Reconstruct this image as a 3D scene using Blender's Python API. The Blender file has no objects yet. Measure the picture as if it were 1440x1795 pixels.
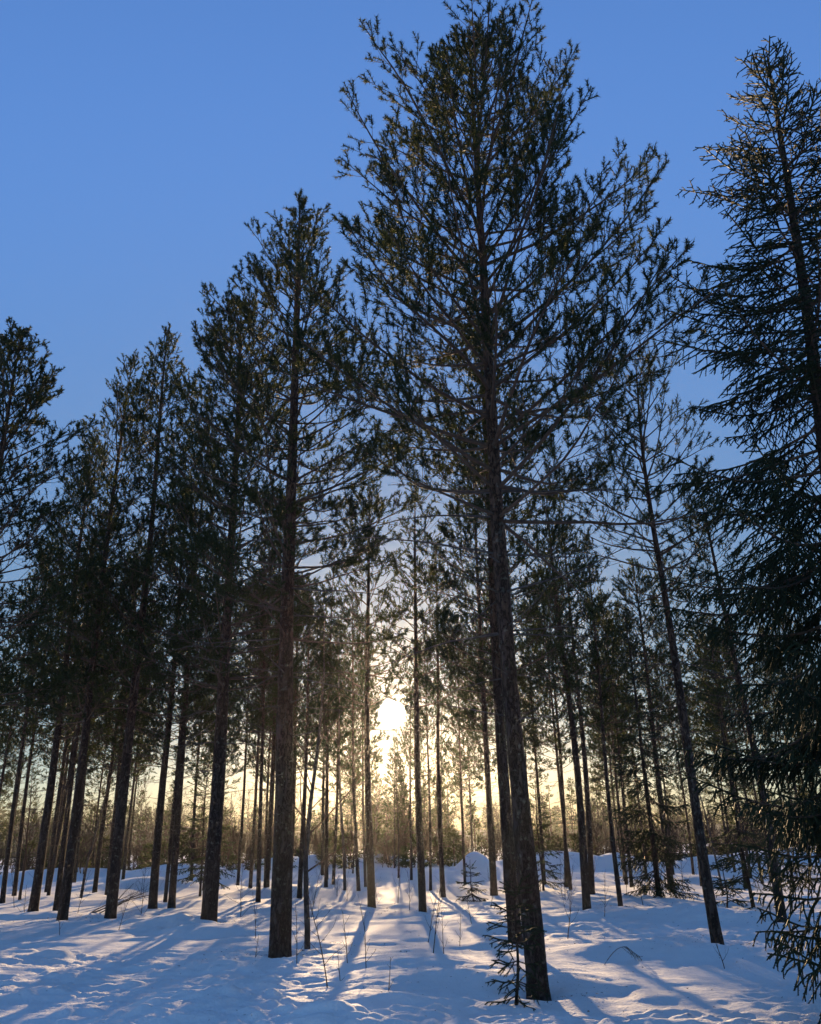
import bpy, math
import numpy as np
from mathutils import Vector, Matrix

R_ = math.radians
sc = bpy.context.scene
C = sc.collection

# ------------------------------------------------------------------ camera
PITCH, ROLL, EYE = R_(21.83), -0.02, 1.6
FWD = Vector((0, math.cos(PITCH), math.sin(PITCH)))
UP0 = Vector((0, -math.sin(PITCH), math.cos(PITCH)))
RIGHT = Vector((1, 0, 0)) * math.cos(ROLL) + UP0 * math.sin(ROLL)
UP = -Vector((1, 0, 0)) * math.sin(ROLL) + UP0 * math.cos(ROLL)
cam = bpy.data.cameras.new('camera')
cam.sensor_fit = 'HORIZONTAL'; cam.sensor_width = 36; cam.lens = 36 * 1442 / 1440
cam.clip_start = 0.05; cam.clip_end = 6000
camo = bpy.data.objects.new('camera', cam); C.objects.link(camo)
m = Matrix((RIGHT, UP, -FWD)).transposed().to_4x4(); m.translation = (0, 0, EYE)
camo.matrix_world = m
sc.camera = camo

# ------------------------------------------------------------------ sky and sun
SUN_AZ, SUN_EL = R_(-1.52), R_(8.04)
SUN = Vector((math.sin(SUN_AZ) * math.cos(SUN_EL), math.cos(SUN_AZ) * math.cos(SUN_EL), math.sin(SUN_EL)))
SKY_STRENGTH, SUN_STRENGTH = 0.136, 5.0
world = bpy.data.worlds.new('World'); sc.world = world; world.use_nodes = True
nt = world.node_tree; nt.nodes.clear()
sky = nt.nodes.new('ShaderNodeTexSky'); sky.sky_type = 'NISHITA'; sky.sun_disc = False
sky.sun_elevation = SUN_EL; sky.sun_rotation = SUN_AZ
sky.altitude = 200; sky.air_density = 1.0; sky.dust_density = 0.3; sky.ozone_density = 2.6
geo = nt.nodes.new('ShaderNodeNewGeometry')
dot = nt.nodes.new('ShaderNodeVectorMath'); dot.operation = 'DOT_PRODUCT'
dot.inputs[1].default_value = (-SUN.x, -SUN.y, -SUN.z)
nt.links.new(geo.outputs['Incoming'], dot.inputs[0])
disc = nt.nodes.new('ShaderNodeMapRange'); disc.interpolation_type = 'SMOOTHSTEP'
disc.inputs['From Min'].default_value = math.cos(R_(0.95)); disc.inputs['From Max'].default_value = math.cos(R_(0.45))
disc.inputs['To Min'].default_value = 0; disc.inputs['To Max'].default_value = 900
nt.links.new(dot.outputs['Value'], disc.inputs['Value'])
tint = nt.nodes.new('ShaderNodeVectorMath'); tint.operation = 'SCALE'
tint.inputs[0].default_value = (1.0, 0.84, 0.58)
def wmath(op, a, b):
    n = nt.nodes.new('ShaderNodeMath'); n.operation = op
    for i, v in enumerate((a, b)):
        if isinstance(v, (int, float)): n.inputs[i].default_value = v
        elif v is not None: nt.links.new(v, n.inputs[i])
    return n.outputs[0]
# circumsolar light: soft warm glow added into the sky colour round the sun disc
aur = wmath('MULTIPLY', wmath('POWER', wmath('MAXIMUM', dot.outputs['Value'], 0.0), 3600), 1.5)
nt.links.new(wmath('ADD', disc.outputs[0], aur), tint.inputs['Scale'])
add = nt.nodes.new('ShaderNodeVectorMath'); add.operation = 'ADD'
hsv = nt.nodes.new('ShaderNodeVectorMath'); hsv.operation = 'MULTIPLY'; hsv.inputs[1].default_value = (0.66, 0.82, 1.13)   # white balance of the cold winter sky
nt.links.new(sky.outputs[0], hsv.inputs[0])
# the camera's highlight roll-off on the bright sky round the sun: c / (1 + (max(c) / k)^8)^(1/8)
sep = nt.nodes.new('ShaderNodeSeparateColor'); nt.links.new(hsv.outputs[0], sep.inputs[0])
mx = wmath('MAXIMUM', wmath('MAXIMUM', sep.outputs[0], sep.outputs[1]), sep.outputs[2])
q = wmath('DIVIDE', mx, 2.35)
q2 = wmath('MULTIPLY', q, q)
q4 = wmath('MULTIPLY', q2, q2)
fac = wmath('INVERSE_SQRT', wmath('SQRT', wmath('SQRT', wmath('ADD', wmath('MULTIPLY', q4, q4), 1.0), None), None), None)
roll = nt.nodes.new('ShaderNodeVectorMath'); roll.operation = 'SCALE'
nt.links.new(hsv.outputs[0], roll.inputs[0]); nt.links.new(fac, roll.inputs['Scale'])
# bright sky low round the sun is creamier than the blue overhead
tt = wmath('SUBTRACT', 1.0, fac)
warm = nt.nodes.new('ShaderNodeCombineXYZ'); nt.links.new(wmath('SUBTRACT', 1.0, wmath('MULTIPLY', tt, 0.12)), warm.inputs[0])
nt.links.new(wmath('SUBTRACT', 1.0, wmath('MULTIPLY', tt, 0.27)), warm.inputs[1]); nt.links.new(wmath('SUBTRACT', 1.0, wmath('MULTIPLY', tt, 0.50)), warm.inputs[2])
wmul = nt.nodes.new('ShaderNodeVectorMath'); wmul.operation = 'MULTIPLY'
nt.links.new(roll.outputs[0], wmul.inputs[0]); nt.links.new(warm.outputs[0], wmul.inputs[1])
nt.links.new(wmul.outputs[0], add.inputs[0]); nt.links.new(tint.outputs[0], add.inputs[1])
bg = nt.nodes.new('ShaderNodeBackground'); bg.inputs['Strength'].default_value = SKY_STRENGTH
nt.links.new(add.outputs[0], bg.inputs['Color'])
wo = nt.nodes.new('ShaderNodeOutputWorld'); nt.links.new(bg.outputs[0], wo.inputs['Surface'])

sun = bpy.data.lights.new('sun', 'SUN'); sun.energy = SUN_STRENGTH; sun.angle = R_(0.5); sun.color = (1.0, 0.69, 0.38)
suno = bpy.data.objects.new('sun', sun); C.objects.link(suno)
suno.location = (0, 0, 40); suno.rotation_euler = SUN.to_track_quat('Z', 'Y').to_euler()

vs = sc.view_settings
vs.view_transform = 'Standard'; vs.look = 'None'; vs.gamma = 1; vs.use_curve_mapping = False
vs.exposure = 1.25
cy = sc.cycles
cy.use_denoising = True
cy.max_bounces = 4; cy.diffuse_bounces = 2; cy.glossy_bounces = 2; cy.transmission_bounces = 3; cy.transparent_max_bounces = 4
cy.volume_bounces = 0
cy.sample_clamp_indirect = 4

# ------------------------------------------------------------------ numpy helpers
def nrm(a): return a / np.maximum(np.linalg.norm(a, axis=-1, keepdims=True), 1e-9)

def vnoise(x, y, seed=0):
    xi, yi = np.floor(x).astype(np.int64), np.floor(y).astype(np.int64)
    fx, fy = x - xi, y - yi
    fx = fx * fx * fx * (fx * (fx * 6 - 15) + 10); fy = fy * fy * fy * (fy * (fy * 6 - 15) + 10)
    def h(a, b):
        n = (a * 374761393 + b * 668265263 + seed * 974634521) & 0xffffffff
        n = ((n ^ (n >> 13)) * 1274126177) & 0xffffffff
        return ((n ^ (n >> 16)) & 0xffff) / 32767.5 - 1.0
    a, b, c, d = h(xi, yi), h(xi + 1, yi), h(xi, yi + 1), h(xi + 1, yi + 1)
    return (a * (1 - fx) + b * fx) * (1 - fy) + (c * (1 - fx) + d * fx) * fy

MOUNDS = []   # x, y, radius x, radius y, height
WELLS = [(1.29, 10.29), (-2.07, 13.75), (-4.38, 19.01), (4.47, 13.85), (1.55, 14.84), (-7.16, 21.18), (-8.39, 21.46), (-1.20, 23.43), (0.10, 21.35), (3.67, 19.89), (4.41, 19.86), (7.05, 17.81), (-1.75, 14.5)]

def terrain(x, y):
    x = np.asarray(x, float); y = np.asarray(y, float)
    r = np.hypot(x, y)
    near = np.clip((r - 2.0) / 5.0, 0, 1)
    h = 0.13 * vnoise(x / 4.1 + 7.3, y / 5.2 + 1.7, 1) * near
    h = h + 0.16 * np.maximum(0, vnoise(x / 1.9 + 3.1, y / 1.6 + 8.2, 2) - 0.15) * near
    h = h + 0.055 * np.maximum(0, vnoise(x / 0.62, y / 0.5, 3) - 0.1) * near
    h = h + 0.25 * vnoise(x / 17 + .4, y / 17 + .9, 6) * np.clip((r - 12) / 20, 0, 1)
    for mx, my, rx, ry, hh in MOUNDS:
        h = h + hh * np.exp(-(((x - mx) / rx) ** 2 + ((y - my) / ry) ** 2))
    for mx, my in WELLS:
        d = np.hypot(x - mx, y - my)
        h = h - .10 * np.exp(-(d / .26) ** 2) + .06 * np.exp(-((d - .55) / .22) ** 2) * (.6 + .5 * vnoise(x / .5 + mx, y / .5, 31))
    return h

def ground_z(x, y): return float(terrain(np.array([x]), np.array([y]))[0])

class Acc:
    def __init__(s): s.v = []; s.f = []; s.mi = []; s.n = 0
    def add(s, V, Fs, mat=0):
        V = np.asarray(V, np.float32).reshape(-1, 3); Fs = np.asarray(Fs, np.int64)
        s.v.append(V); s.f.append(Fs + s.n); s.mi.append(np.full(len(Fs), mat, np.int32)); s.n += len(V)
    def mesh(s, name, mats, smooth=True):
        me = bpy.data.meshes.new(name)
        for mt in mats: me.materials.append(mt)
        if not s.v: return me
        V = np.concatenate(s.v); lt = np.concatenate([np.full(len(f), f.shape[1], np.int32) for f in s.f])
        li = np.concatenate([f.ravel() for f in s.f]).astype(np.int32)
        me.vertices.add(len(V)); me.vertices.foreach_set('co', V.ravel())
        me.loops.add(len(li)); me.loops.foreach_set('vertex_index', li)
        me.polygons.add(len(lt))
        me.polygons.foreach_set('loop_start', np.concatenate([[0], np.cumsum(lt)[:-1]]).astype(np.int32))
        me.polygons.foreach_set('loop_total', lt)
        me.polygons.foreach_set('material_index', np.concatenate(s.mi))
        me.polygons.foreach_set('use_smooth', np.full(len(lt), smooth))
        me.update(calc_edges=True)
        return me

def tubes(acc, P, Rr, S, mat=0, sel=None):
    """P (N,K,3) polylines, Rr (N,K) radii -> closed-side tubes"""
    if sel is not None: P, Rr = P[sel], Rr[sel]
    N, K, _ = P.shape
    if N == 0: return
    T = nrm(np.gradient(P, axis=1))
    ref = np.array([0.31, 0.22, 0.925]); ref2 = np.array([0.9, -0.4, 0.1])
    u = np.cross(T, ref); bad = np.linalg.norm(u, axis=-1, keepdims=True) < 0.25
    u = nrm(np.where(bad, np.cross(T, ref2), u)); v = np.cross(T, u)
    a = np.arange(S) * 2 * math.pi / S
    V = P[:, :, None, :] + Rr[:, :, None, None] * (np.cos(a)[None, None, :, None] * u[:, :, None, :] + np.sin(a)[None, None, :, None] * v[:, :, None, :])
    i = np.arange(N)[:, None, None] * K * S; k = np.arange(K - 1)[None, :, None] * S; s = np.arange(S)[None, None, :]; s2 = (s + 1) % S
    q = np.stack([i + k + s, i + k + s2, i + k + S + s2, i + k + S + s], -1).reshape(-1, 4)
    acc.add(V, q, mat)

def grow(rng, start, d, L, K, bend, wob):
    P = np.empty((len(start), K, 3)); P[:, 0] = start; d = nrm(d)
    for k in range(1, K):
        d = nrm(d + bend / (K - 1) + rng.normal(0, wob, d.shape))
        P[:, k] = P[:, k - 1] + d * (L / (K - 1))[:, None]
    return P

def spawn(rng, P, counts, s0, s1):
    """children along polylines -> parent id, position, tangent, s, running index"""
    counts = np.maximum(counts, 0).astype(int)
    ids = np.repeat(np.arange(len(P)), counts)
    if len(ids) == 0: return ids, np.zeros((0, 3)), np.zeros((0, 3)), np.zeros(0), ids
    k = np.concatenate([np.arange(c) for c in counts])
    s0 = np.broadcast_to(s0, len(P))[ids]; s1 = np.broadcast_to(s1, len(P))[ids]
    s = s0 + (s1 - s0) * (k + rng.uniform(0.1, 0.9, len(ids))) / counts[ids]
    K = P.shape[1]; f = np.clip(s * (K - 1), 0, K - 1.001); i = f.astype(int); w = (f - i)[:, None]
    a, b = P[ids, i], P[ids, i + 1]
    return ids, a * (1 - w) + b * w, nrm(b - a), s, k

def brush(acc, rng, A, D, L, n, nl, w, ang, mat, jitter=0.25, start=0.0):
    """needle shoots: n thin triangles round each segment (A start, D unit direction, L length)"""
    N = len(A)
    if N == 0: return
    D = nrm(D)
    u = np.cross(D, np.array([0.31, 0.22, 0.925])); u = nrm(u + 1e-6); v = np.cross(D, u)
    t = rng.uniform(start, 1.0, (N, n)); ph = rng.uniform(0, 2 * math.pi, (N, n)); an = R_(ang) * rng.uniform(1 - jitter * 1.6, 1 + jitter, (N, n))
    an = an * (1.1 - 0.32 * t)
    base = A[:, None] + D[:, None] * (L[:, None] * t)[..., None]
    rad = np.cos(ph)[..., None] * u[:, None] + np.sin(ph)[..., None] * v[:, None]
    nd = np.cos(an)[..., None] * D[:, None] + np.sin(an)[..., None] * rad
    ln = nl * rng.uniform(0.75, 1.15, (N, n))
    tip = base + nd * ln[..., None]
    wd = nrm(np.cross(nd, rng.normal(0, 1, nd.shape))) * (w * 0.5)
    mid = base + nd * (ln * 0.12)[..., None]
    V = np.stack([mid - wd, mid + wd, tip], 2).reshape(-1, 3)
    acc.add(V, np.arange(len(V)).reshape(-1, 3), mat)

# ------------------------------------------------------------------ object helpers
def link(name, me, parent=None, kind=None):
    o = bpy.data.objects.new(name, me); C.objects.link(o); o.parent = parent
    if kind: o['kind'] = kind
    return o
def tag(o, label, cat, group=None):
    o['label'] = label; o['category'] = cat
    if group: o['group'] = group
    return o
def thing(name, label, cat, loc, group=None, rz=0.0):
    o = bpy.data.objects.new(name, None); C.objects.link(o)
    o.empty_display_size = 0.2
    o.location = loc; o.rotation_euler = (0, 0, rz)
    return tag(o, label, cat, group)

# ------------------------------------------------------------------ materials
def mat(name):
    mt = bpy.data.materials.new(name); mt.use_nodes = True
    n = mt.node_tree; n.nodes.clear()
    out = n.nodes.new('ShaderNodeOutputMaterial')
    return mt, n, out
def ramp(n, stops):
    r = n.nodes.new('ShaderNodeValToRGB'); e = r.color_ramp.elements
    while len(e) < len(stops): e.new(0.5)
    for el, (p, c) in zip(e, stops): el.position = p; el.color = (*c, 1)
    return r

def bark_material(name, low, high, z0, z1, lichen=0.0, scale=9.0):
    mt, n, out = mat(name); L = n.links.new
    b = n.nodes.new('ShaderNodeBsdfPrincipled'); b.inputs['Roughness'].default_value = 0.92
    b.inputs['Specular IOR Level'].default_value = 0.2
    tc = n.nodes.new('ShaderNodeTexCoord')
    mp = n.nodes.new('ShaderNodeMapping'); mp.inputs['Scale'].default_value = (1, 1, 0.32); L(tc.outputs['Object'], mp.inputs[0])
    vo = n.nodes.new('ShaderNodeTexVoronoi'); vo.feature = 'DISTANCE_TO_EDGE'; vo.inputs['Scale'].default_value = scale * 1.7
    no = n.nodes.new('ShaderNodeTexNoise'); no.inputs['Scale'].default_value = scale; no.inputs['Detail'].default_value = 8; no.inputs['Roughness'].default_value = 0.65
    L(mp.outputs[0], no.inputs['Vector'])
    mixv = n.nodes.new('ShaderNodeMixRGB'); mixv.inputs[0].default_value = 0.3; L(mp.outputs[0], mixv.inputs[1]); L(no.outputs['Color'], mixv.inputs[2]); L(mixv.outputs[0], vo.inputs['Vector'])
    cr = n.nodes.new('ShaderNodeMapRange'); cr.inputs['From Max'].default_value = 0.16; L(vo.outputs['Distance'], cr.inputs['Value'])
    sx = n.nodes.new('ShaderNodeSeparateXYZ'); L(tc.outputs['Object'], sx.inputs[0])
    zr = n.nodes.new('ShaderNodeMapRange'); zr.inputs['From Min'].default_value = z0; zr.inputs['From Max'].default_value = z1; L(sx.outputs['Z'], zr.inputs['Value'])
    hm = n.nodes.new('ShaderNodeMixRGB'); hm.inputs[1].default_value = (*low, 1); hm.inputs[2].default_value = (*high, 1); L(zr.outputs[0], hm.inputs[0])
    v1 = ramp(n, [(0.25, (0.42, 0.40, 0.38)), (0.75, (1.45, 1.4, 1.35))]); L(no.outputs['Fac'], v1.inputs[0])
    mu = n.nodes.new('ShaderNodeMixRGB'); mu.blend_type = 'MULTIPLY'; mu.inputs[0].default_value = 1; L(hm.outputs[0], mu.inputs[1]); L(v1.outputs[0], mu.inputs[2])
    ck = n.nodes.new('ShaderNodeMixRGB'); ck.blend_type = 'MIX'; ck.inputs[1].default_value = (low[0] * .35, low[1] * .33, low[2] * .3, 1); L(cr.outputs[0], ck.inputs[0]); L(mu.outputs[0], ck.inputs[2])
    last = ck
    if lichen:
        ln = n.nodes.new('ShaderNodeTexNoise'); ln.inputs['Scale'].default_value = 13; ln.inputs['Detail'].default_value = 3; L(tc.outputs['Object'], ln.inputs['Vector'])
        lr = ramp(n, [(0.60, (0, 0, 0)), (0.70, (lichen,) * 3)]); L(ln.outputs['Fac'], lr.inputs[0])
        lm = n.nodes.new('ShaderNodeMixRGB'); lm.inputs[2].default_value = (0.20, 0.21, 0.18, 1); L(lr.outputs[0], lm.inputs[0]); L(ck.outputs[0], lm.inputs[1]); last = lm
    L(last.outputs[0], b.inputs['Base Color'])
    hs = n.nodes.new('ShaderNodeMath'); hs.operation = 'ADD'; L(cr.outputs[0], hs.inputs[0]); L(no.outputs['Fac'], hs.inputs[1])
    bp = n.nodes.new('ShaderNodeBump'); bp.inputs['Strength'].default_value = 0.9; bp.inputs['Distance'].default_value = 0.022; L(hs.outputs[0], bp.inputs['Height'])
    L(bp.outputs[0], b.inputs['Normal']); L(b.outputs[0], out.inputs['Surface'])
    return mt

def needle_material(name, dark, light, trans):
    mt, n, out = mat(name); L = n.links.new
    tc = n.nodes.new('ShaderNodeTexCoord')
    no = n.nodes.new('ShaderNodeTexNoise'); no.inputs['Scale'].default_value = 1.7; no.inputs['Detail'].default_value = 4; L(tc.outputs['Object'], no.inputs['Vector'])
    r = ramp(n, [(0.35, dark), (0.68, light)]); L(no.outputs['Fac'], r.inputs[0])
    df = n.nodes.new('ShaderNodeBsdfPrincipled'); df.inputs['Roughness'].default_value = 0.55; df.inputs['Specular IOR Level'].default_value = 0.15; L(r.outputs[0], df.inputs['Base Color'])
    tr = n.nodes.new('ShaderNodeBsdfTranslucent')
    tm = n.nodes.new('ShaderNodeMixRGB'); tm.blend_type = 'MULTIPLY'; tm.inputs[0].default_value = 1; tm.inputs[2].default_value = (1.5, 1.35, 0.6, 1); L(r.outputs[0], tm.inputs[1]); L(tm.outputs[0], tr.inputs['Color'])
    mx = n.nodes.new('ShaderNodeMixShader'); mx.inputs[0].default_value = trans; L(df.outputs[0], mx.inputs[1]); L(tr.outputs[0], mx.inputs[2])
    L(mx.outputs[0], out.inputs['Surface'])
    return mt

def plain(name, c1, c2, scale=6, rough=0.9):
    mt, n, out = mat(name); L = n.links.new
    tc = n.nodes.new('ShaderNodeTexCoord')
    no = n.nodes.new('ShaderNodeTexNoise'); no.inputs['Scale'].default_value = scale; no.inputs['Detail'].default_value = 5; L(tc.outputs['Object'], no.inputs['Vector'])
    r = ramp(n, [(0.35, c1), (0.65, c2)]); L(no.outputs['Fac'], r.inputs[0])
    b = n.nodes.new('ShaderNodeBsdfPrincipled'); b.inputs['Roughness'].default_value = rough; b.inputs['Specular IOR Level'].default_value = 0.2
    L(r.outputs[0], b.inputs['Base Color']); L(b.outputs[0], out.inputs['Surface'])
    return mt

def snow_material():
    mt, n, out = mat('snow'); L = n.links.new
    tc = n.nodes.new('ShaderNodeTexCoord')
    b = n.nodes.new('ShaderNodeBsdfPrincipled')
    b.inputs['Roughness'].default_value = 0.8; b.inputs['Specular IOR Level'].default_value = 0.03
    n1 = n.nodes.new('ShaderNodeTexNoise'); n1.inputs['Scale'].default_value = 0.8; n1.inputs['Detail'].default_value = 6; L(tc.outputs['Object'], n1.inputs['Vector'])
    r = ramp(n, [(0.3, (0.80, 0.79, 0.765)), (0.7, (0.89, 0.87, 0.835))]); L(n1.outputs['Fac'], r.inputs[0])
    # forest litter: needles and bark flakes lying on the crust
    n4 = n.nodes.new('ShaderNodeTexNoise'); n4.inputs['Scale'].default_value = 26; n4.inputs['Detail'].default_value = 2; L(tc.outputs['Object'], n4.inputs['Vector'])
    r4 = ramp(n, [(0.70, (0, 0, 0)), (0.76, (1, 1, 1))]); L(n4.outputs['Fac'], r4.inputs[0])
    lm = n.nodes.new('ShaderNodeMixRGB'); lm.inputs[2].default_value = (0.22, 0.17, 0.12, 1); L(r.outputs[0], lm.inputs[1])
    sc4 = n.nodes.new('ShaderNodeMath'); sc4.operation = 'MULTIPLY'; sc4.inputs[1].default_value = 0.55; L(r4.outputs[0], sc4.inputs[0]); L(sc4.outputs[0], lm.inputs[0])
    L(lm.outputs[0], b.inputs['Base Color'])
    n2 = n.nodes.new('ShaderNodeTexNoise'); n2.inputs['Scale'].default_value = 7; n2.inputs['Detail'].default_value = 7; n2.inputs['Roughness'].default_value = 0.62; L(tc.outputs['Object'], n2.inputs['Vector'])
    n3 = n.nodes.new('ShaderNodeTexNoise'); n3.inputs['Scale'].default_value = 34; n3.inputs['Detail'].default_value = 4; L(tc.outputs['Object'], n3.inputs['Vector'])
    b1 = n.nodes.new('ShaderNodeBump'); b1.inputs['Strength'].default_value = 0.6; b1.inputs['Distance'].default_value = 0.028; L(n2.outputs['Fac'], b1.inputs['Height'])
    b2 = n.nodes.new('ShaderNodeBump'); b2.inputs['Strength'].default_value = 0.9; b2.inputs['Distance'].default_value = 0.012; L(n3.outputs['Fac'], b2.inputs['Height']); L(b1.outputs[0], b2.inputs['Normal'])
    L(b2.outputs[0], b.inputs['Normal']); L(b.outputs[0], out.inputs['Surface'])
    return mt

M_SNOW = snow_material()
M_PBARK = bark_material('pine_bark', (0.072, 0.057, 0.049), (0.14, 0.082, 0.053), 2.6, 7.5, lichen=0.45)
M_SBARK = bark_material('spruce_bark', (0.075, 0.06, 0.05), (0.08, 0.062, 0.05), 2, 8, scale=14)
M_TWIG = plain('pine_twig', (0.07, 0.05, 0.038), (0.12, 0.08, 0.055), 9)
M_DEAD = plain('dead_wood', (0.055, 0.047, 0.042), (0.10, 0.088, 0.077), 9)
M_PINE = needle_material('pine_needles', (0.024, 0.036, 0.019), (0.056, 0.068, 0.030), 0.42)
M_SPRUCE = needle_material('spruce_needles', (0.016, 0.026, 0.013), (0.034, 0.046, 0.021), 0.2)
M_YOUNG = needle_material('young_needles', (0.045, 0.055, 0.022), (0.075, 0.085, 0.034), 0.28)
M_BIRCH = bark_material('birch_bark', (0.13, 0.12, 0.115), (0.16, 0.12, 0.10), 1, 5, scale=12)
M_SHRUB = plain('bare_shrub_twig', (0.06, 0.038, 0.027), (0.11, 0.07, 0.046), 3)
M_HILL = plain('hill_ground', (0.03, 0.035, 0.025), (0.05, 0.05, 0.04), 0.05)

# ------------------------------------------------------------------ ground
MOUNDS += [(2.75, 46.0, .8, 1.2, .75), (3.4, 46.3, .7, 1.1, .4), (-1.5, 55.0, 6.0, 2.2, 0.55), (-9.0, 56.0, 7, 2.0, 0.6), (10.5, 47.0, 1.5, 1.6, .7), (14.8, 45.0, 1.8, 1.6, .75), (7.5, 50.0, 3.0, 2.0, 0.9),
           (-13.0, 47.0, 3.0, 2.0, 0.8), (-20.0, 52.0, 5.0, 2.0, 0.8), (22, 50, 6, 3, 1.0), (-5.1, 18.6, 0.8, 0.7, 0.22), (-9.6, 17.2, 1.4, 0.8, 0.30), (-0.75, 8.35, 0.55, 0.42, 0.16),
           (0.35, 10.9, 0.55, 0.35, 0.10), (-0.2, 9.6, 0.6, 0.25, 0.10), (2.2, 8.0, 1.1, 0.5, 0.10), (5.6, 18.6, 1.6, 0.9, 0.25), (-2.6, 12.6, 0.7, 0.6, 0.10), (3.0, 13.5, 1.2, 0.6, 0.15),
           (-6.5, 12.0, 2.4, 1.6, 0.18), (-11.5, 38, 2.5, 1.5, .5), (9.5, 30, 2, 1.2, .35), (-4.5, 31, 1.6, 1.1, .3)]

def build_ground():
    front = np.linspace(-36, 36, 370)
    back = np.linspace(36, 324, 40)[1:-1]
    th = np.radians(np.concatenate([front, back]))
    r = [0.0]; rr = 0.8
    while rr < 70: r.append(rr); rr *= 1.05 if rr < 5 else (1.0048 if rr < 26 else 1.018)
    while rr < 1500: r.append(rr); rr *= 1.14
    r = np.array(r[1:])
    X = np.sin(th)[None] * r[:, None]; Y = np.cos(th)[None] * r[:, None]
    Z = terrain(X, Y)
    # finer wind crust, only near enough to be seen
    fade = np.clip(1.2 - r / 32, 0, 1)[:, None]
    wx = X + .25 * vnoise(X / 1.1, Y / 1.1, 21); wy = Y + .18 * vnoise(X / .9 + 9, Y / .9, 22)
    crust = np.maximum(0, vnoise(wx / .55, wy / .24, 10)) * .028 + np.maximum(0, vnoise(wx / .24, wy / .11, 11)) * .052 + np.maximum(0, vnoise(wx / .13 + 3, wy / .085 + 5, 12) - .1) * .042
    patch = np.clip(vnoise(X / 2.3 + 4, Y / 2.0 + 2, 13) * 1.4 + 0.8, 0.18, 1) * np.clip((r - 2.5) / 5, .2, 1)[:, None]
    Z = Z + crust * fade * patch
    far = np.clip((r - 70) / 60, 0, 1)[:, None]
    Z = Z * (1 - far)
    nr, na = X.shape
    V = np.concatenate([np.stack([X, Y, Z], -1).reshape(-1, 3), [[0, 0, 0.0]]])
    i = np.arange(nr - 1)[:, None] * na; j = np.arange(na)[None]; j2 = (j + 1) % na
    q = np.stack([i + j, i + na + j, i + na + j2, i + j2], -1).reshape(-1, 4)
    a = Acc(); a.add(V, q)
    jj = np.arange(na); a.f.append(np.stack([np.full(na, nr * na), jj, (jj + 1) % na], -1)); a.mi.append(np.zeros(na, np.int32))
    link('snow_ground', a.mesh('snow_ground', [M_SNOW]), kind='structure')
build_ground()

# ------------------------------------------------------------------ tree generators
def trunk_mesh(name, H, r0, path, S, K, mt, rough, seed, top_r=0.012):
    rng = np.random.default_rng(seed)
    t = np.linspace(0, 1, K) ** 1.15; z = -0.25 + t * (H + 0.25)
    zz = np.clip(z, 0, None)
    rad = r0 * np.clip(1 - zz / H, 0, 1) ** 0.72 * (0.94 + 0.20 * np.exp(-zz / 0.14)) + top_r * 0.4
    off = path(zz)
    a = np.arange(S) * 2 * math.pi / S
    rr = rad[:, None] * (1 + rough * (vnoise(np.cos(a)[None] * 2.2 + seed, np.sin(a)[None] * 2.2 + z[:, None] * 1.3, seed)
                                      + 0.6 * vnoise(a[None] * 4.0 + 0 * z[:, None], z[:, None] * 5, seed + 1) * (np.sin(a / 2)[None] ** 0.5)))
    V = np.stack([off[:, 0, None] + rr * np.cos(a)[None], off[:, 1, None] + rr * np.sin(a)[None], np.broadcast_to(z[:, None], rr.shape)], -1)
    i = np.arange(K - 1)[:, None] * S; s = np.arange(S)[None]; s2 = (s + 1) % S
    acc = Acc(); acc.add(V, np.stack([i + s, i + s2, i + S + s2, i + S + s], -1).reshape(-1, 4))
    return acc.mesh(name, [mt])

def sway_path(seed, amp, H, lean=(0, 0)):
    rng = np.random.default_rng(seed + 991); p = rng.uniform(0, 6.28, 4)
    def path(z):
        z = np.asarray(z, float); t = z / H
        x = amp * (np.sin(t * 4.1 + p[0]) - np.sin(p[0])) + 0.4 * amp * (np.sin(t * 9 + p[1]) - np.sin(p[1])) + lean[0] * z
        y = amp * (np.sin(t * 3.7 + p[2]) - np.sin(p[2])) + lean[1] * z
        return np.stack([x, y], -1)
    return path

PROF_T = np.array([0, .1, .25, .45, .65, .8, .92, 1.0])
PROF_WIDE = np.array([.85, 1.0, 1.0, .90, .70, .46, .25, .10])
PROF_CONE = np.array([.90, 1.0, .96, .80, .56, .36, .19, .08])
PROF_SLIM = np.array([.80, .98, 1.0, .88, .66, .44, .24, .10])

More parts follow.
